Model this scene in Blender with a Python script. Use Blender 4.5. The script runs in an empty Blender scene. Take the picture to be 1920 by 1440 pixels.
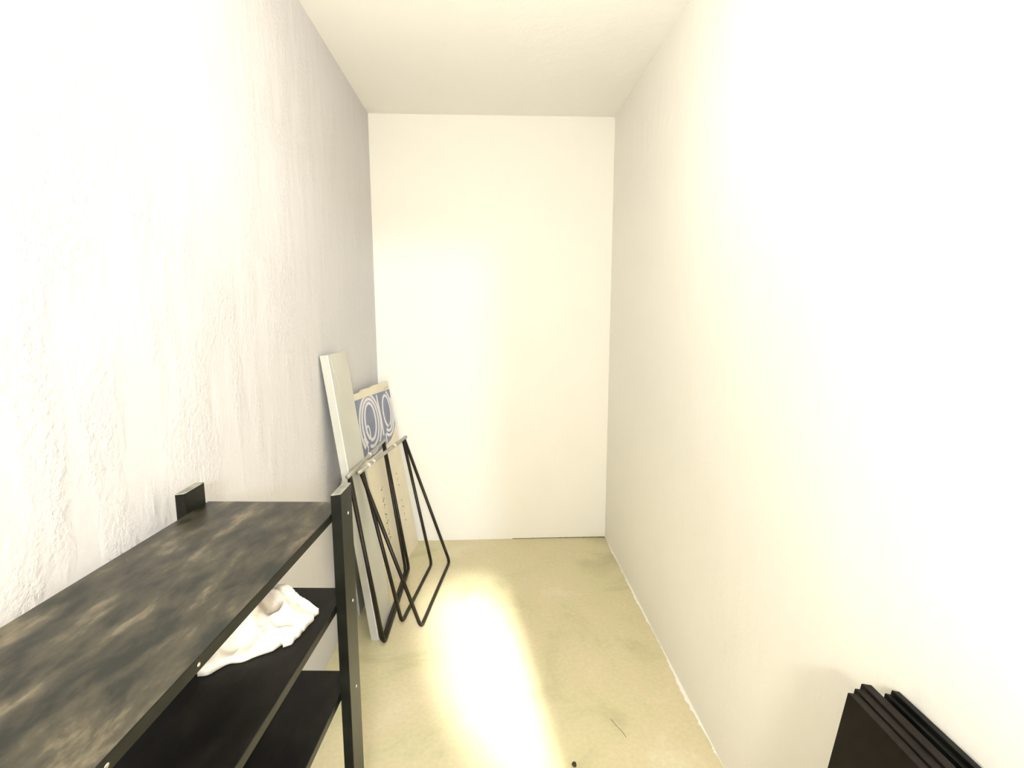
import bpy, bmesh, math, random
from mathutils import Vector, Matrix, noise
random.seed(4)
SC = bpy.context.scene
COL = SC.collection

# ------------------------------------------------------------------ camera
XL, XR, CEIL, YB, YF = -0.706, 0.768, 2.664, 3.274, -1.10
cd = bpy.data.cameras.new('camera'); cam = bpy.data.objects.new('camera', cd); COL.objects.link(cam)
cd.sensor_fit = 'HORIZONTAL'; cd.sensor_width = 36.0; cd.lens = 36.0 * 968.4 / 1920.0
cd.clip_start = 0.02; cd.clip_end = 50
cam.matrix_world = (Matrix.Translation((0, 0, 1.5)) @ Matrix.Rotation(-0.0438, 4, 'Z')
                    @ Matrix.Rotation(math.pi / 2 - 0.1381, 4, 'X') @ Matrix.Rotation(-0.0015, 4, 'Z'))
SC.camera = cam

# ------------------------------------------------------------------ world, lights, exposure
w = bpy.data.worlds.new('world'); SC.world = w; w.use_nodes = True
w.node_tree.nodes['Background'].inputs[0].default_value = (0.93, 0.95, 1.0, 1)
w.node_tree.nodes['Background'].inputs[1].default_value = 0.6
vs = SC.view_settings
vs.view_transform = 'Standard'; vs.look = 'None'; vs.gamma = 1.0; vs.use_curve_mapping = False
vs.exposure = 0.33

def light(name, kind, loc, target, power, color, **kw):
    d = bpy.data.lights.new(name, kind); d.energy = power; d.color = color
    for k, v in kw.items(): setattr(d, k, v)
    o = bpy.data.objects.new(name, d); COL.objects.link(o); o.location = loc
    v = Vector(target) - Vector(loc)
    o.rotation_euler = v.to_track_quat('-Z', 'Y').to_euler()
    return o
WARM = (1.0, 0.96, 0.89)
# warm bare bulb above, out of frame; unseen fill light added behind the camera
light('ceiling_bulb', 'POINT', (0.02, 1.40, 2.20), (0, 1, 0), 7.0, WARM, shadow_soft_size=0.06)
light('rear_fill_light', 'POINT', (0.06, -0.80, 1.74), (0, 1, 0), 92.0, WARM, shadow_soft_size=0.10)
# the lamp of the next room, low and far, shining in through the open doorway
light('corridor_lamp', 'AREA', (0.93, -4.2, 2.53), (0.0, 2.0, 1.2), 105.0, (0.74, 0.84, 1.0), shape='DISK', size=0.22)
# a spot lamp just outside the doorway that throws the bright strip on the floor
light('doorway_spot', 'SPOT', (0.70, -2.2, 2.85), (0.34, 2.35, 0), 6800.0, (1.0, 0.965, 0.90),
      spot_size=math.radians(16.5), spot_blend=1.0, shadow_soft_size=0.03)

# ------------------------------------------------------------------ materials
def nodes(name):
    m = bpy.data.materials.new(name); m.use_nodes = True
    nt = m.node_tree; b = nt.nodes['Principled BSDF']
    return m, nt, b
def N(nt, t, **kw):
    n = nt.nodes.new(t)
    for k, v in kw.items():
        if k in n.inputs: n.inputs[k].default_value = v
        else: setattr(n, k, v)
    return n
def ramp(nt, stops):
    r = nt.nodes.new('ShaderNodeValToRGB'); e = r.color_ramp.elements
    e[0].position, e[0].color = stops[0][0], (*stops[0][1], 1)
    e[1].position, e[1].color = stops[-1][0], (*stops[-1][1], 1)
    for p, c in stops[1:-1]:
        x = e.new(p); x.color = (*c, 1)
    return r
def plain(name, col, rough=0.5, metal=0.0, var=0.12, scale=30, bump=0.0, coat=0, spec=0.5):
    m, nt, b = nodes(name); b.inputs['Specular IOR Level'].default_value = spec
    tc = N(nt, 'ShaderNodeTexCoord'); no = N(nt, 'ShaderNodeTexNoise', Scale=scale, Detail=6.0)
    nt.links.new(tc.outputs['Object'], no.inputs['Vector'])
    r = ramp(nt, [(0.3, tuple(c * (1 - var) for c in col)), (0.7, tuple(min(1, c * (1 + var)) for c in col))])
    nt.links.new(no.outputs['Fac'], r.inputs['Fac']); nt.links.new(r.outputs['Color'], b.inputs['Base Color'])
    b.inputs['Roughness'].default_value = rough; b.inputs['Metallic'].default_value = metal
    b.inputs['Coat Weight'].default_value = coat
    if bump:
        bp = N(nt, 'ShaderNodeBump', Strength=bump, Distance=0.002)
        nt.links.new(no.outputs['Fac'], bp.inputs['Height']); nt.links.new(bp.outputs['Normal'], b.inputs['Normal'])
    return m
def plaster(name, col, rough_patch=0.0, dist=0.004):
    m, nt, b = nodes(name)
    tc = N(nt, 'ShaderNodeTexCoord'); L = nt.links.new
    big = N(nt, 'ShaderNodeTexNoise', Scale=1.3, Detail=3.0)
    L(tc.outputs['Object'], big.inputs['Vector'])
    r = ramp(nt, [(0.3, tuple(c * 0.975 for c in col)), (0.7, col)])
    L(big.outputs['Fac'], r.inputs['Fac']); L(r.outputs['Color'], b.inputs['Base Color'])
    b.inputs['Roughness'].default_value = 0.75
    b.inputs['Specular IOR Level'].default_value = 0.25
    fine = N(nt, 'ShaderNodeTexNoise', Scale=75.0, Detail=5.0, Roughness=0.6)
    mid = N(nt, 'ShaderNodeTexNoise', Scale=9.0, Detail=4.0)
    mp = N(nt, 'ShaderNodeMapping'); mp.inputs['Scale'].default_value = (1, 1, 0.35)
    L(tc.outputs['Object'], mp.inputs['Vector']); L(mp.outputs['Vector'], mid.inputs['Vector']); L(tc.outputs['Object'], fine.inputs['Vector'])
    mask = ramp(nt, [(0.42, (0.12,) * 3), (0.62, (1,) * 3)])
    L(mid.outputs['Fac'], mask.inputs['Fac'])
    mul = N(nt, 'ShaderNodeMath', operation='MULTIPLY'); L(fine.outputs['Fac'], mul.inputs[0]); L(mask.outputs['Color'], mul.inputs[1])
    bp = N(nt, 'ShaderNodeBump', Strength=0.35 + rough_patch, Distance=dist)
    L(mul.outputs[0], bp.inputs['Height'])
    bp2 = N(nt, 'ShaderNodeBump', Strength=0.10, Distance=0.01)
    L(mid.outputs['Fac'], bp2.inputs['Height']); L(bp.outputs['Normal'], bp2.inputs['Normal'])
    L(bp2.outputs['Normal'], b.inputs['Normal'])
    return m
def concrete():
    m, nt, b = nodes('floor_concrete'); L = nt.links.new
    tc = N(nt, 'ShaderNodeTexCoord')
    n1 = N(nt, 'ShaderNodeTexNoise', Scale=2.2, Detail=8.0, Roughness=0.6, Distortion=0.6)
    n2 = N(nt, 'ShaderNodeTexNoise', Scale=60.0, Detail=6.0)
    L(tc.outputs['Object'], n1.inputs['Vector']); L(tc.outputs['Object'], n2.inputs['Vector'])
    r = ramp(nt, [(0.28, (0.49, 0.45, 0.27)), (0.45, (0.65, 0.60, 0.37)), (0.58, (0.69, 0.61, 0.40)), (0.75, (0.76, 0.72, 0.52))])
    L(n1.outputs['Fac'], r.inputs['Fac'])
    mx = N(nt, 'ShaderNodeMix', data_type='RGBA', blend_type='MULTIPLY'); mx.inputs[0].default_value = 0.5
    r2 = ramp(nt, [(0.35, (0.86,) * 3), (0.65, (1,) * 3)]); L(n2.outputs['Fac'], r2.inputs['Fac'])
    L(r.outputs['Color'], mx.inputs[6]); L(r2.outputs['Color'], mx.inputs[7]); L(mx.outputs[2], b.inputs['Base Color'])
    b.inputs['Roughness'].default_value = 0.55
    bp = N(nt, 'ShaderNodeBump', Strength=0.15, Distance=0.002); L(n2.outputs['Fac'], bp.inputs['Height']); L(bp.outputs['Normal'], b.inputs['Normal'])
    return m
def dusty_black(name, dust=(0.20, 0.185, 0.14), base=(0.022, 0.021, 0.017), amount=0.5, rough=0.42, spec=0.5):
    m, nt, b = nodes(name); L = nt.links.new; b.inputs['Specular IOR Level'].default_value = spec
    tc = N(nt, 'ShaderNodeTexCoord')
    mp = N(nt, 'ShaderNodeMapping'); mp.inputs['Scale'].default_value = (9.0, 3.6, 3.0); mp.inputs['Rotation'].default_value = (0, 0, 0.5)
    n1 = N(nt, 'ShaderNodeTexNoise', Scale=2.4, Detail=9.0, Roughness=0.62, Distortion=0.15)
    n2 = N(nt, 'ShaderNodeTexNoise', Scale=55.0, Detail=5.0, Roughness=0.7)
    L(tc.outputs['Object'], mp.inputs['Vector']); L(mp.outputs['Vector'], n1.inputs['Vector']); L(tc.outputs['Object'], n2.inputs['Vector'])
    r = ramp(nt, [(0.40, base), (0.56, tuple(b0 + (d - b0) * 0.35 for b0, d in zip(base, dust))), (0.74, tuple(b0 + (d - b0) * amount * 2 for b0, d in zip(base, dust)))])
    L(n1.outputs['Fac'], r.inputs['Fac'])
    mx = N(nt, 'ShaderNodeMix', data_type='RGBA', blend_type='ADD'); mx.inputs[0].default_value = 1.0
    r2 = ramp(nt, [(0.66, (0, 0, 0)), (0.80, tuple(d * 0.5 for d in dust))]); L(n2.outputs['Fac'], r2.inputs['Fac'])
    L(r.outputs['Color'], mx.inputs[6]); L(r2.outputs['Color'], mx.inputs[7]); L(mx.outputs[2], b.inputs['Base Color'])
    b.inputs['Roughness'].default_value = rough
    bp = N(nt, 'ShaderNodeBump', Strength=0.12, Distance=0.002); L(n1.outputs['Fac'], bp.inputs['Height']); L(bp.outputs['Normal'], b.inputs['Normal'])
    return m

M = {}
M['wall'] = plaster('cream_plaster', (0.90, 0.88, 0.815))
M['wall_left'] = plaster('rough_shaded_plaster', (0.65, 0.636, 0.64), 0.5, 0.006)  # left wall greyer than the others: shade put into its base colour
M['ceiling'] = plaster('ceiling_paint', (0.94, 0.925, 0.875))
M['floor'] = concrete()
M['shelf'] = dusty_black('dusty_black_paint', dust=(0.125, 0.105, 0.065), base=(0.006, 0.007, 0.0035), amount=0.85, rough=0.36, spec=0.42)
M['shelf_low'] = dusty_black('shaded_black_paint', dust=(0.016, 0.014, 0.010), base=(0.004, 0.0035, 0.003), amount=0.5, rough=0.42, spec=0.14)  # lower boards: little dust, and shade from the top board put into the colour
M['post'] = plain('black_post_paint', (0.007, 0.0075, 0.005), 0.4, var=0.5, scale=18, bump=0.1, spec=0.22)
M['endgrain'] = plain('worn_grey_end', (0.25, 0.25, 0.2), 0.6, var=0.3, scale=60)
M['steel'] = plain('bright_screw_steel', (0.75, 0.74, 0.7), 0.25, 1.0)
M['rod'] = plain('dark_rod_lacquer', (0.012, 0.009, 0.004), 0.35, 0.0, var=0.6, scale=14, spec=0.3)
M['bar'] = plain('grey_tube_metal', (0.42, 0.41, 0.36), 0.35, 0.6, var=0.15, scale=20)
M['tape'] = plain('pale_tape', (0.8, 0.74, 0.68), 0.6)
M['panel'] = plain('off_white_board_paint', (0.53, 0.525, 0.465), 0.5, var=0.06, scale=6)
M['card'] = plain('cream_cardboard', (0.78, 0.715, 0.55), 0.7, var=0.04, scale=8)
M['cardedge'] = plain('brown_card_edge', (0.16, 0.11, 0.06), 0.8)
M['ink'] = plain('grey_ink', (0.2, 0.19, 0.15), 0.8)
M['blue'] = plain('faded_blue_print', (0.20, 0.22, 0.32), 0.55, var=0.15, scale=10)
M['line'] = plain('pale_print_lines', (0.74, 0.73, 0.76), 0.55, var=0.05)
M['cloth'] = plain('cream_cloth', (0.90, 0.84, 0.70), 0.85, var=0.06, scale=12, bump=0.2)
M['black'] = plain('black_board_paint', (0.003, 0.0032, 0.0022), 0.5, var=0.5, scale=20, bump=0.2, spec=0.12)
M['brownblack'] = plain('brown_black_board_paint', (0.006, 0.004, 0.0025), 0.5, var=0.5, scale=20, bump=0.2, spec=0.12)
M['debris'] = plain('dark_debris', (0.03, 0.028, 0.015), 0.9, bump=0.4)
M['dirt'] = plain('corner_dirt', (0.22, 0.19, 0.09), 0.9, var=0.5, scale=40)
def stained(mat, centre, rad, col):
    nt = mat.node_tree; b = nt.nodes['Principled BSDF']; L = nt.links.new
    src = b.inputs['Base Color'].links[0].from_socket
    geo = N(nt, 'ShaderNodeTexCoord'); no = N(nt, 'ShaderNodeTexNoise', Scale=22.0, Detail=5.0)
    L(geo.outputs['Object'], no.inputs['Vector'])
    d = N(nt, 'ShaderNodeVectorMath', operation='DISTANCE'); d.inputs[1].default_value = centre
    L(geo.outputs['Object'], d.inputs[0])
    ad = N(nt, 'ShaderNodeMath', operation='MULTIPLY_ADD'); ad.inputs[1].default_value = 0.16; L(no.outputs['Fac'], ad.inputs[0]); L(d.outputs['Value'], ad.inputs[2])
    r = ramp(nt, [((rad + 0.055), (0.75,) * 3), ((rad + 0.085), (0,) * 3)]); L(ad.outputs[0], r.inputs['Fac'])
    mx = N(nt, 'ShaderNodeMix', data_type='RGBA'); L(r.outputs['Color'], mx.inputs[0]); L(src, mx.inputs[6]); mx.inputs[7].default_value = (*col, 1)
    L(mx.outputs[2], b.inputs['Base Color'])
stained(M['cloth'], (-0.440, 0.985, 0.92), 0.045, (0.34, 0.27, 0.19))

# ------------------------------------------------------------------ helpers
def link(name, bm, mat, parent=None, smooth=False):
    me = bpy.data.meshes.new(name)
    bmesh.ops.recalc_face_normals(bm, faces=bm.faces)
    bm.to_mesh(me); bm.free()
    for p in me.polygons: p.use_smooth = smooth
    for m in (mat if isinstance(mat, (list, tuple)) else [mat]): me.materials.append(m)
    o = bpy.data.objects.new(name, me); COL.objects.link(o)
    if parent: o.parent = parent
    return o
def thing(name, label, cat, loc=(0, 0, 0), rz=0, group=None):
    o = bpy.data.objects.new(name, None); COL.objects.link(o); o.empty_display_size = 0.05
    o.location = loc; o.rotation_euler = (0, 0, rz); o['label'] = label; o['category'] = cat
    if group: o['group'] = group
    return o
def hexa(bm, p, mi=0):
    """p: 8 points, bottom 4 (ccw) and top 4"""
    v = [bm.verts.new(q) for q in p]
    for f in ((3, 2, 1, 0), (4, 5, 6, 7), (0, 1, 5, 4), (1, 2, 6, 5), (2, 3, 7, 6), (3, 0, 4, 7)):
        bm.faces.new([v[i] for i in f]).material_index = mi
    return v
def box(bm, x0, x1, y0, y1, z0, z1):
    return hexa(bm, [(x0, y0, z0), (x1, y0, z0), (x1, y1, z0), (x0, y1, z0), (x0, y0, z1), (x1, y0, z1), (x1, y1, z1), (x0, y1, z1)])
def bevel(bm, w=0.0015, seg=2):
    bmesh.ops.bevel(bm, geom=bm.edges[:], offset=w, segments=seg, affect='EDGES', profile=0.6)
def tube(bm, pts, r, n=10, closed=False):
    pts = [Vector(p) for p in pts]; rings = []
    prev = None
    for i, p in enumerate(pts):
        a = pts[i - 1] if (i > 0 or closed) else p
        b = pts[(i + 1) % len(pts)] if (i < len(pts) - 1 or closed) else p
        t = (b - a).normalized()
        u = t.orthogonal().normalized() if prev is None else (prev - t * prev.dot(t)).normalized()
        prev = u; v = t.cross(u)
        rings.append([bm.verts.new(p + (u * math.cos(k * 2 * math.pi / n) + v * math.sin(k * 2 * math.pi / n)) * r) for k in range(n)])
    for i in range(len(rings) - (0 if closed else 1)):
        A, B = rings[i], rings[(i + 1) % len(rings)]
        for k in range(n): bm.faces.new((A[k], A[(k + 1) % n], B[(k + 1) % n], B[k]))
    if not closed:
        bm.faces.new(rings[0][::-1]); bm.faces.new(rings[-1])
def rounded(pts, rad, seg=6):
    """round the inner corners of a polyline"""
    pts = [Vector(p) for p in pts]; out = [pts[0]]
    for i in range(1, len(pts) - 1):
        a = (pts[i - 1] - pts[i]).normalized(); b = (pts[i + 1] - pts[i]).normalized()
        p0, p1 = pts[i] + a * rad, pts[i] + b * rad
        for k in range(seg + 1):
            t = k / seg; out.append(p0 * (1 - t) ** 2 + pts[i] * 2 * t * (1 - t) + p1 * t * t)
    out.append(pts[-1]); return out

# ------------------------------------------------------------------ setting
T = 0.12
def struct(name, bm, mat, kids=None):
    o = link(name, bm, mat); o['kind'] = 'structure'; return o
def grid_wall(bm, o, du, dv, nu, nv, amp, depth):
    """slightly uneven face with a flat box behind"""
    o, du, dv, depth = Vector(o), Vector(du), Vector(dv), Vector(depth); nrm = depth.normalized()
    g = []
    for i in range(nu + 1):
        row = []
        for j in range(nv + 1):
            p = o + du * (i / nu) + dv * (j / nv)
            e = min(1.0, i / nu * du.length / 0.25, (nu - i) / nu * du.length / 0.25, j / nv * dv.length / 0.25, (nv - j) / nv * dv.length / 0.25) ** 2
            row.append(bm.verts.new(p + nrm * (abs(noise.noise(p * 2.1)) * amp * e)))
        g.append(row)
    for i in range(nu):
        for j in range(nv): bm.faces.new((g[i][j], g[i + 1][j], g[i + 1][j + 1], g[i][j + 1]))
    edge = [g[i][0] for i in range(nu + 1)] + [g[nu][j] for j in range(1, nv + 1)] + [g[i][nv] for i in range(nu - 1, -1, -1)] + [g[0][j] for j in range(nv - 1, 0, -1)]
    back = [bm.verts.new(v.co + depth) for v in edge]
    edge = [bm.verts.new(v.co) for v in edge]
    n = len(edge)
    for k in range(n): bm.faces.new((edge[k], edge[(k + 1) % n], back[(k + 1) % n], back[k]))
    bm.faces.new(back[::-1])
bm = bmesh.new(); box(bm, XL - T, XR + T, YF - T, YB + T, -T, 0); struct('floor', bm, M['floor'])
bm = bmesh.new(); box(bm, XL - T, XR + T, YF - T, YB + T, CEIL, CEIL + T); struct('ceiling', bm, M['ceiling'])
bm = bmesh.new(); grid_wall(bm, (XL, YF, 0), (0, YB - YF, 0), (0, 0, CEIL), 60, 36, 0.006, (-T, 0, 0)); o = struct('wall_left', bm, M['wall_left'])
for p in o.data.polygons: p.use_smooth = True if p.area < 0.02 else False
bm = bmesh.new(); grid_wall(bm, (XR, YF, 0), (0, YB - YF, 0), (0, 0, CEIL), 60, 36, 0.005, (T, 0, 0)); wr = struct('wall_right', bm, M['wall'])
for p in wr.data.polygons: p.use_smooth = True if p.area < 0.02 else False
bm = bmesh.new(); grid_wall(bm, (XL, YB, 0), (XR - XL, 0, 0), (0, 0, CEIL), 20, 36, 0.004, (0, T, 0)); o = struct('wall_back', bm, M['wall'])
for p in o.data.polygons: p.use_smooth = True if p.area < 0.02 else False
# wall behind the camera with the open doorway
DX0, DX1, DZ = -0.06, 0.563, 2.28
bm = bmesh.new()
box(bm, XL - T, DX0, YF - T, YF, 0, CEIL); box(bm, DX1, XR + T, YF - T, YF, 0, CEIL); box(bm, DX0, DX1, YF - T, YF, DZ, CEIL)
struct('wall_front', bm, M['wall'])
# ragged white paint run out onto the floor along the right wall, and at the back corner
bm = bmesh.new()
n = 420; top = []; bot = []
for i in range(n + 1):
    y = 0.3 + (YB - 0.3) * i / n
    wd = 0.001 + 0.010 * max(0, 0.4 + 0.9 * noise.noise(Vector((0, y * 3, 0)))) + 0.008 * abs(noise.noise(Vector((3, y * 22, 0)))) + 0.006 * abs(noise.noise(Vector((7, y * 70, 0))))
    if random.random() < 0.04: wd += 0.005
    if y > YB - 0.25: wd *= max(0.15, (YB - y) / 0.25)
    top.append((bm.verts.new((XR - wd, y, 0.0004)), bm.verts.new((XR - wd * 0.8, y, 0.0022)), bm.verts.new((XR + 0.001, y, 0.0022))))
for i in range(n):
    a, b = top[i], top[i + 1]
    bm.faces.new((a[0], a[1], b[1], b[0])); bm.faces.new((a[1], a[2], b[2], b[1]))
o = link('paint_edge', bm, M['wall'], wr)
# shallow dirt line in the far right corner of the floor
bm = bmesh.new()
pts = []
for i in range(26):
    a = i / 25; x = XR - 0.003 - 0.62 * a
    pts.append((x, 0.004 + 0.010 * (1 - a) ** 2 + 0.003 * abs(noise.noise(Vector((x * 20, 0, 0))))))
tv = [bm.verts.new((x, YB - 0.0005, 0.004)) for x, d in pts]; fv = [bm.verts.new((x, YB - d, 0.0008)) for x, d in pts]
for i in range(25): bm.faces.new((tv[i], tv[i + 1], fv[i + 1], fv[i]))
o = link('trim_1', bm, M['dirt']); o['kind'] = 'structure'

# ------------------------------------------------------------------ black shelving unit
A = 0.058
unit = thing('shelving_unit', 'low black wooden shelving unit with dusty open shelves along the left wall', 'shelf', (-0.326, 1.115, 0), -A)
SD, SL = 0.303, 0.90
levels = [1.084, 0.880, 0.674, 0.16]
shelves = []
for z in levels:
    bm = bmesh.new(); box(bm, -SD, -0.0004, -SL, 0, z - 0.018, z); bevel(bm, 0.0012, 1)
    bm.normal_update()
    for f in bm.faces: f.material_index = 0 if f.normal.z > 0.9 else 1
    shelves.append(link('shelf_board', bm, [M['shelf'] if z > 1 else M['shelf_low'], M['post']], unit))
for px, py in ((0, -0.075), (-SD - 0.022, -0.075), (0, -SL + 0.01), (-SD - 0.022, -SL + 0.01)):
    bm = bmesh.new(); v = box(bm, px, px + 0.0215, py, py + 0.068, 0, 1.129)
    # the sawn, slightly chipped top
    v[4].co.z -= 0.003; v[6].co.z += 0.002
    bevel(bm, 0.0012, 1)
    for f in bm.faces:
        if f.normal.z > 0.9 and f.calc_center_median().z > 1: f.material_index = 1
    bm.normal_update()
    for f in bm.faces:
        if f.calc_center_median().z > 1.1 and abs(f.normal.z) > 0.6: f.material_index = 1
    p = link('post', bm, [M['post'], M['endgrain']], unit)
    out = px + 0.0215 if px == 0 else px
    sg = 1 if px == 0 else -1
    if px == 0:
        for k, z in enumerate(levels):
            b2 = bmesh.new()
            bmesh.ops.create_uvsphere(b2, u_segments=12, v_segments=6, radius=0.0038)
            for q in b2.verts: q.co.x *= 0.35
            bmesh.ops.translate(b2, verts=b2.verts, vec=(out, py + 0.040 + (0.004 if k % 2 else 0), z - 0.012))
            link('screw', b2, M['steel'], p, True)
# a pale chip and a screw head on the front edge of the top board
for yy in (-0.523, -0.665):
    b2 = bmesh.new(); bmesh.ops.create_uvsphere(b2, u_segments=10, v_segments=6, radius=0.0026)
    for q in b2.verts: q.co.x *= 0.3; q.co.y *= 1.3
    bmesh.ops.translate(b2, verts=b2.verts, vec=(-0.0003, yy, levels[0] - 0.009))
    link('screw', b2, M['steel'], shelves[0], True)

# ------------------------------------------------------------------ crumpled cloth on the second shelf
def cloth():
    bm = bmesh.new(); nu, nv = 72, 56; zb = levels[1] + 0.0035
    P00, P10, P11, P01 = [Vector(p) for p in ((-0.505, 0.832), (-0.376, 0.912), (-0.357, 1.012), (-0.585, 1.075))]
    g = []
    for i in range(nu + 1):
        row = []
        for j in range(nv + 1):
            u, v = i / nu, j / nv
            p = P00 * (1 - u) * (1 - v) + P10 * u * (1 - v) + P11 * u * v + P01 * (1 - u) * v
            # ragged notch near the right end of the front hem
            if v < 0.25: p = p + Vector((0.3, 1)).normalized() * (0.016 * max(0, 1 - abs(u - 0.86) / 0.07) * (1 - v / 0.25))
            p = p + Vector((noise.noise(Vector((u * 5, v * 5, 3))), noise.noise(Vector((u * 5, v * 5, 9))))) * 0.008
            q = Vector((p.x * 9, p.y * 9, 1.7))
            rim = min(u, 1 - u) * 5; rim2 = min(v, 1 - v) * 5; e = min(1, rim, rim2)
            hump = 0.050 * math.exp(-((u - 0.35) / 0.4) ** 2 - ((v - 0.75) / 0.4) ** 2)
            ridge = 0.030 * (1 - abs(noise.noise(q * 1.2)) * 2.2) + 0.022 * (1 - abs(noise.noise(q * 2.4 + Vector((5, 1, 0)))) * 2.2) + 0.005 * noise.noise(q * 5)
            z = zb + 0.002 + max(0.0, (hump + max(0, ridge)) * (0.15 + 0.85 * e) + 0.004)
            row.append(bm.verts.new((p.x, p.y, z)))
        g.append(row)
    for i in range(nu):
        for j in range(nv):
            f = bm.faces.new((g[i][j], g[i + 1][j], g[i + 1][j + 1], g[i][j + 1]))
    # hem turned down to the board
    edge = [g[i][0] for i in range(nu + 1)] + [g[nu][j] for j in range(1, nv + 1)] + [g[i][nv] for i in range(nu - 1, -1, -1)] + [g[0][j] for j in range(nv - 1, 0, -1)]
    low = [bm.verts.new((v.co.x, v.co.y, levels[1] + 0.0012)) for v in edge]
    for k in range(len(edge)):
        a, b = k, (k + 1) % len(edge); bm.faces.new((edge[a], edge[b], low[b], low[a]))
    bm.faces.new(low)
    o = link('crumpled_cloth', bm, M['cloth'], None, True)
    o['label'] = 'crumpled cream cloth lying under the top board of the black shelving'; o['category'] = 'cloth'
cloth()

# ------------------------------------------------------------------ white board leaning against the left wall
F0, F1 = Vector((-0.522, 2.224, 0.0)), Vector((-0.668, 2.158, 1.326))
WV = Vector((0.018, 0.232, 0)); TH = Vector((-0.032, 0, -0.0035))
root = thing('leaning_board', 'tall narrow off-white board, the highest item leaning on left wall', 'board', (-0.53, 2.33, 0))
def loc(o, r): 
    o.parent = r; o.matrix_parent_inverse = Matrix.Translation(r.location).inverted()
T0 = Vector((TH.x, 0, 0))
bm = bmesh.new()
hexa(bm, [F0 + T0, F0, F0 + WV, F0 + WV + T0, F1 + TH, F1, F1 + WV * 0.93, F1 + WV * 0.93 + TH]); bevel(bm, 0.0015, 2)
loc(link('panel', bm, M['panel']), root)
# rounded lighter lipping on the near front edge
bm = bmesh.new(); tube(bm, [F0 + Vector((0.0008, -0.0008, 0.004)), F1 + Vector((0.0008, -0.0008, -0.002))], 0.0022, 8)
loc(link('edge_strip', bm, M['tape']), root)
# faceted end cap (folded diagonal corner visible at the top)
ax = (F1 - F0).normalized(); nf = WV.normalized().cross(ax).normalized()
if nf.x < 0: nf = -nf
bm = bmesh.new()
tp = [F1 + WV * 0.04, F1 + WV * 0.9, F1 + WV * 0.9 - ax * 0.06, F1 + WV * 0.30 - ax * 0.17]
lo = [bm.verts.new(p + nf * 0.0004) for p in tp]; hi = [bm.verts.new(p * 0.92 + (sum(tp, Vector()) / 4) * 0.08 + nf * 0.0028) for p in tp]
bm.faces.new(hi)
for k in range(4): bm.faces.new((lo[k], lo[(k + 1) % 4], hi[(k + 1) % 4], hi[k]))
loc(link('corner_flap', bm, M['panel']), root)

# thin pale strip behind it, right on the wall
root = thing('thin_board', 'short thin pale board standing between the black post and left wall', 'board', (-0.65, 2.35, 0))
bm = bmesh.new()
hexa(bm, [(-0.664, 2.43, 0), (-0.655, 2.43, 0), (-0.655, 2.56, 0), (-0.664, 2.56, 0), (-0.698, 2.36, 0.72), (-0.689, 2.36, 0.72), (-0.689, 2.49, 0.72), (-0.698, 2.49, 0.72)]); bevel(bm, 0.001, 1)
loc(link('panel', bm, M['panel']), root)

# ------------------------------------------------------------------ cream cardboard sign with a blue print
BC = [Vector(v) for v in ((-0.607, 2.42, 0.0), (-0.475, 3.235, 0.0), (-0.640, 3.252, 1.062), (-0.680, 2.47, 1.112))]
def S(u, v, off=0.0):
    p = (1 - v) * ((1 - u) * BC[0] + u * BC[1]) + v * ((1 - u) * BC[3] + u * BC[2])
    return p + Vector((0.96, -0.1, 0.13)) * off
sign = thing('cardboard_sign', 'large cream cardboard sheet with blue ringed print leaning in back corner', 'sign', (-0.56, 2.83, 0))
bm = bmesh.new(); nu, nv = 16, 12; th = -0.009
front = [[None] * (nv + 1) for _ in range(nu + 1)]; back = [[None] * (nv + 1) for _ in range(nu + 1)]
for i in range(nu + 1):
    for j in range(nv + 1):
        u, v = i / nu, j / nv; vv = v
        if j == nv: vv = 1 + (0.010 if i in (5, 6, 7, 8) else (0.0 if i < 5 else 0.016)) - 0.008
        front[i][j] = bm.verts.new(S(u, vv)); back[i][j] = bm.verts.new(S(u, vv, th))
        if j == 0: back[i][j].co.z = 0; front[i][j].co.z = 0
for i in range(nu):
    for j in range(nv):
        bm.faces.new((front[i][j], front[i + 1][j], front[i + 1][j + 1], front[i][j + 1]))
        bm.faces.new((back[i][j], back[i][j + 1], back[i + 1][j + 1], back[i + 1][j]))
for j in range(nv):
    bm.faces.new((front[0][j], front[0][j + 1], back[0][j + 1], back[0][j]))
    f = bm.faces.new((front[nu][j], back[nu][j], back[nu][j + 1], front[nu][j + 1]))
    if j >= 8: f.material_index = 1
for i in range(nu):
    bm.faces.new((front[i][0], back[i][0], back[i + 1][0], front[i + 1][0]))
    bm.faces.new((front[i][nv], front[i + 1][nv], back[i + 1][nv], back[i][nv]))
loc(link('sheet', bm, [M['card'], M['cardedge']]), sign)
# printed area: s 0..1 (left-right), t 0..1 (top-bottom)
def ST(s, t, off=0.0012):
    top_v = 0.962 + 0.0 * s; u0 = 0.115 + 0.03 * t; u1 = 1.0 - 0.02 * t
    round_ = 0.0
    bot_v = 0.665 + 0.03 * s * s
    u = u0 + (u1 - u0) * s; v = top_v + (bot_v - top_v) * t
    return S(u, v, off)
bm = bmesh.new(); ns, nt_ = 24, 16
g = []
for i in range(ns + 1):
    row = []
    for j in range(nt_ + 1):
        s, t = i / ns, j / nt_
        lim = 1.0 - 0.10 * max(0, (0.18 - s) / 0.18) ** 2 - 0.22 * max(0, (s - 0.72) / 0.28) ** 2
        row.append(bm.verts.new(ST(s, t * lim)))
    g.append(row)
for i in range(ns):
    for j in range(nt_): bm.faces.new((g[i][j], g[i + 1][j], g[i + 1][j + 1], g[i][j + 1]))
pr = link('blue_print', bm, M['blue']); loc(pr, sign)
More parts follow.
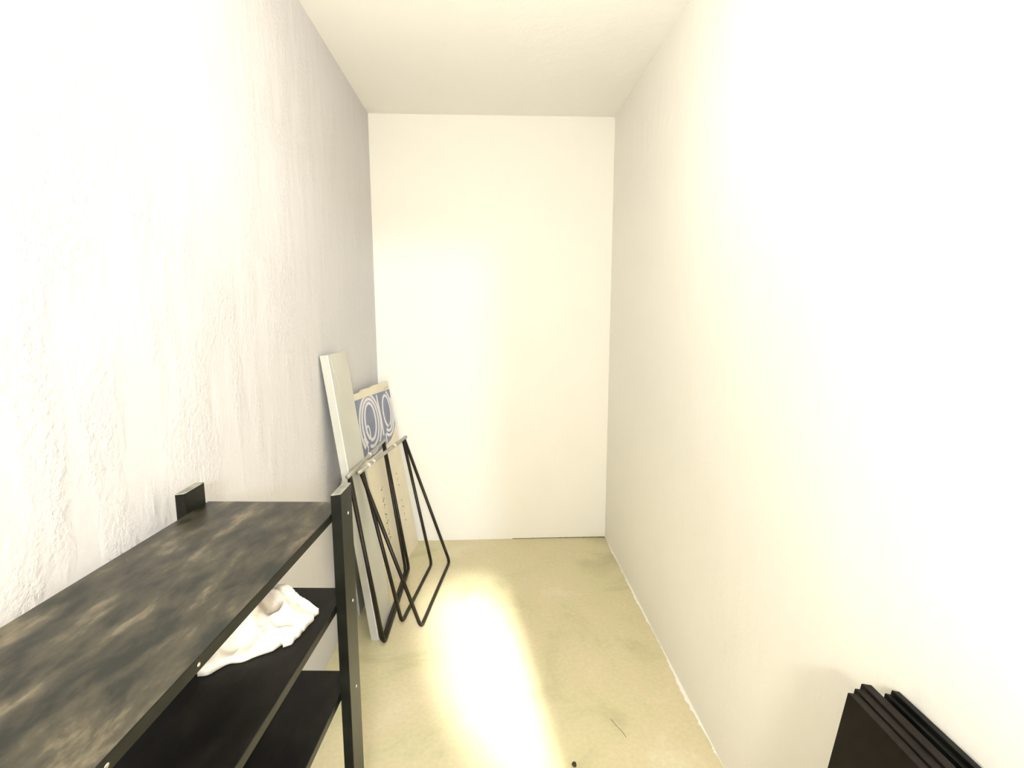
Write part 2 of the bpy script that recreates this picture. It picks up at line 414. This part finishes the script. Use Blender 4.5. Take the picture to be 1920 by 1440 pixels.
def ribbon(bm, pts, wd, off=0.002):
    n = len(pts); L = []
    for i, (s, t) in enumerate(pts):
        a = pts[max(0, i - 1)]; b = pts[min(n - 1, i + 1)]
        dx, dy = b[0] - a[0], (b[1] - a[1]); l = math.hypot(dx * 1.9, dy) or 1
        nx, ny = -dy / l, dx * 1.9 / l
        cl = lambda q: (min(0.998, max(0.0, q[0])), min(0.985, max(0.002, q[1])))
        s0, t0 = cl((s + nx * wd / 1.4, t + ny * wd)); s1, t1 = cl((s - nx * wd / 1.4, t - ny * wd))
        L.append((bm.verts.new(ST(s0, t0, off)), bm.verts.new(ST(s1, t1, off))))
    for i in range(n - 1):
        try: bm.faces.new((L[i][0], L[i][1], L[i + 1][1], L[i + 1][0]))
        except ValueError: pass
bm = bmesh.new()
def arc(cx, cy, rx, ry, a0, a1, wd):
    pts = []
    for k in range(41):
        a = math.radians(a0 + (a1 - a0) * k / 40); pts.append((cx + rx * math.sin(a), cy - ry * math.cos(a)))
    ribbon(bm, pts, wd)
# left ring motif: three nested ovals, open at the lower left with an inner hook
arc(0.31, 0.42, 0.135, 0.31, -150, 200, 0.027)
arc(0.31, 0.44, 0.205, 0.40, -140, 205, 0.027)
arc(0.31, 0.46, 0.265, 0.49, -132, 205, 0.027)
ribbon(bm, [(0.17, 0.57), (0.19, 0.50), (0.225, 0.46), (0.25, 0.50), (0.26, 0.58), (0.255, 0.68), (0.27, 0.74)], 0.018)
ribbon(bm, [(0.10, 0.62), (0.13, 0.72), (0.17, 0.80), (0.15, 0.88), (0.17, 0.95)], 0.018)
# right ring motif, squeezed
arc(0.80, 0.40, 0.115, 0.31, -170, 170, 0.027)
arc(0.80, 0.40, 0.165, 0.40, 20, 215, 0.027)
arc(0.80, 0.42, 0.205, 0.47, 60, 215, 0.027)
ribbon(bm, [(0.56, 0.02), (0.585, 0.3), (0.60, 0.55), (0.60, 0.8)], 0.026)
ribbon(bm, [(0.66, 0.80), (0.665, 0.92), (0.66, 0.98)], 0.018)
pl = link('printed_rings', bm, M['line']); loc(pl, sign)
# columns of small grey marks lower on the sheet
bm = bmesh.new()
def mark(u, v, a, l=0.014):
    c, s = math.cos(a), math.sin(a)
    du = 0.028; pts = [(u - du * 0.5 * c, v - l * 0.5 * s - 0.003), (u + du * 0.5 * c, v + l * 0.5 * s - 0.003), (u + du * 0.5 * c, v + l * 0.5 * s + 0.003), (u - du * 0.5 * c, v - l * 0.5 * s + 0.003)]
    bm.faces.new([bm.verts.new(S(p[0], p[1], 0.0012)) for p in pts])
for k, v in enumerate((0.48, 0.435, 0.42, 0.39, 0.35, 0.335, 0.30, 0.265, 0.24, 0.21, 0.17)):
    mark(0.43 + 0.003 * k, v, 0.9 if k % 2 else -0.5); 
    if k % 3 != 1: mark(0.445 + 0.003 * k, v + 0.008, -0.7 if k % 2 else 0.6)
for k, v in enumerate((0.49, 0.455, 0.42, 0.33, 0.29, 0.245, 0.205)):
    mark(0.79 + 0.006 * k, v, 0.8 if k % 2 else -0.6)
for u in (0.86, 0.90, 0.95): mark(u, 0.975, 0.8, 0.02)
pm = link('printed_marks', bm, M['ink']); pm['kind'] = 'stuff'; loc(pm, sign)

# ------------------------------------------------------------------ folding metal trestles
def trestle(name, label, top_near, top_far, loops, r, bar_over, tapes, group):
    base = (Vector(loops[0][0]) + Vector(loops[-1][1])) / 2; base.z = 0
    root = thing(name, label, 'trestle', tuple(base), 0, group)
    tn, tf = Vector(top_near), Vector(top_far); d = (tf - tn).normalized()
    bm = bmesh.new(); tube(bm, [tn - d * bar_over, tf + d * bar_over], 0.0095, 14)
    bar = link('top_bar', bm, M['bar'], None, True); loc(bar, root)
    for (bn, bf, dn) in loops:
        bn, bf = Vector(bn), Vector(bf); bn.z = r; bf.z = r
        off = d * dn; down = Vector((0, 0, -0.006))
        bm = bmesh.new(); tube(bm, rounded([tn + off + down, bn, bf, tf - off + down], 0.035, 7), r, 12)
        loc(link('leg_loop', bm, M['rod'], None, True), root)
    for q in tapes:
        p = tn + (tf - tn) * q; bm = bmesh.new(); tube(bm, [p - d * 0.013, p + d * 0.013], 0.0108, 14)
        loc(link('tape_band', bm, M['tape'], None, True), root)
    return root
trestle('metal_trestle', 'folded dark metal trestle with grey top bar, the left one beside white board',
        (-0.596, 2.135, 0.818), (-0.590, 2.825, 0.796),
        [((-0.488, 2.185, 0), (-0.482, 2.880, 0), 0.0), ((-0.499, 2.198, 0), (-0.498, 2.862, 0), 0.014)], 0.0088, 0.022, (0.52,), None)
trestle('metal_trestle', 'dark metal trestle with splayed rod legs, the right one before the cardboard sign',
        (-0.577, 2.255, 0.799), (-0.486, 2.885, 0.793),
        [((-0.434, 2.345, 0), (-0.355, 2.930, 0), 0.02), ((-0.335, 2.300, 0), (-0.250, 2.955, 0), 0.0)], 0.0088, 0.03, (0.14, 0.24, 0.72), None)

# ------------------------------------------------------------------ black boards leaning against the right wall
# (x at floor, x at top, thickness, far end y, height)
bl = [(0.512, 0.646, 0.020, 0.825, 0.815, 'brownblack', 'outermost dark brown board of the stack on right wall, facing the room'),
      (0.534, 0.668, 0.020, 0.837, 0.813, 'brownblack', 'second board from the room side in dark stack on right wall'),
      (0.556, 0.690, 0.020, 0.850, 0.812, 'brownblack', 'third board from the room side, at the apex of dark stack on right wall'),
      (0.578, 0.712, 0.015, 0.834, 0.792, 'black', 'third black board from the right wall, sunk low in dark stack'),
      (0.595, 0.729, 0.013, 0.840, 0.799, 'black', 'black board second from the right wall in dark stack'),
      (0.611, 0.745, 0.016, 0.844, 0.801, 'black', 'rearmost black board of dark stack, touching the right wall')]
for x0, x1, th_, y1, h, mt, lab in bl:
    bm = bmesh.new(); y0 = 0.12
    hexa(bm, [(x0, y0, 0), (x0 + th_, y0, 0), (x0 + th_, y1, 0), (x0, y1, 0), (x1, y0, h), (x1 + th_, y0, h - 0.004), (x1 + th_, y1, h - 0.004), (x1, y1, h)])
    bevel(bm, 0.0016, 2)
    o = link('black_board', bm, M[mt]); o['label'] = lab; o['category'] = 'board'; o['group'] = 'dark boards stacked against the right wall'

# ------------------------------------------------------------------ small debris
bm = bmesh.new(); bmesh.ops.create_icosphere(bm, subdivisions=2, radius=0.0085)
for v in bm.verts:
    v.co *= 1 + 0.35 * noise.noise(v.co * 180); v.co.z *= 0.7; v.co += Vector((0.2735, 1.522, 0.0052))
o = link('pebble', bm, M['debris']); o['label'] = 'small dark crumb of dirt on the bare concrete floor'; o['category'] = 'debris'
bm = bmesh.new(); tube(bm, [(0.440, 1.715, 0.0016), (0.452, 1.685, 0.0016), (0.468, 1.655, 0.0016), (0.476, 1.628, 0.0016)], 0.0013, 6)
o = link('thread', bm, M['endgrain']); o['label'] = 'thin grey thread lying on the concrete floor toward the right wall'; o['category'] = 'thread'
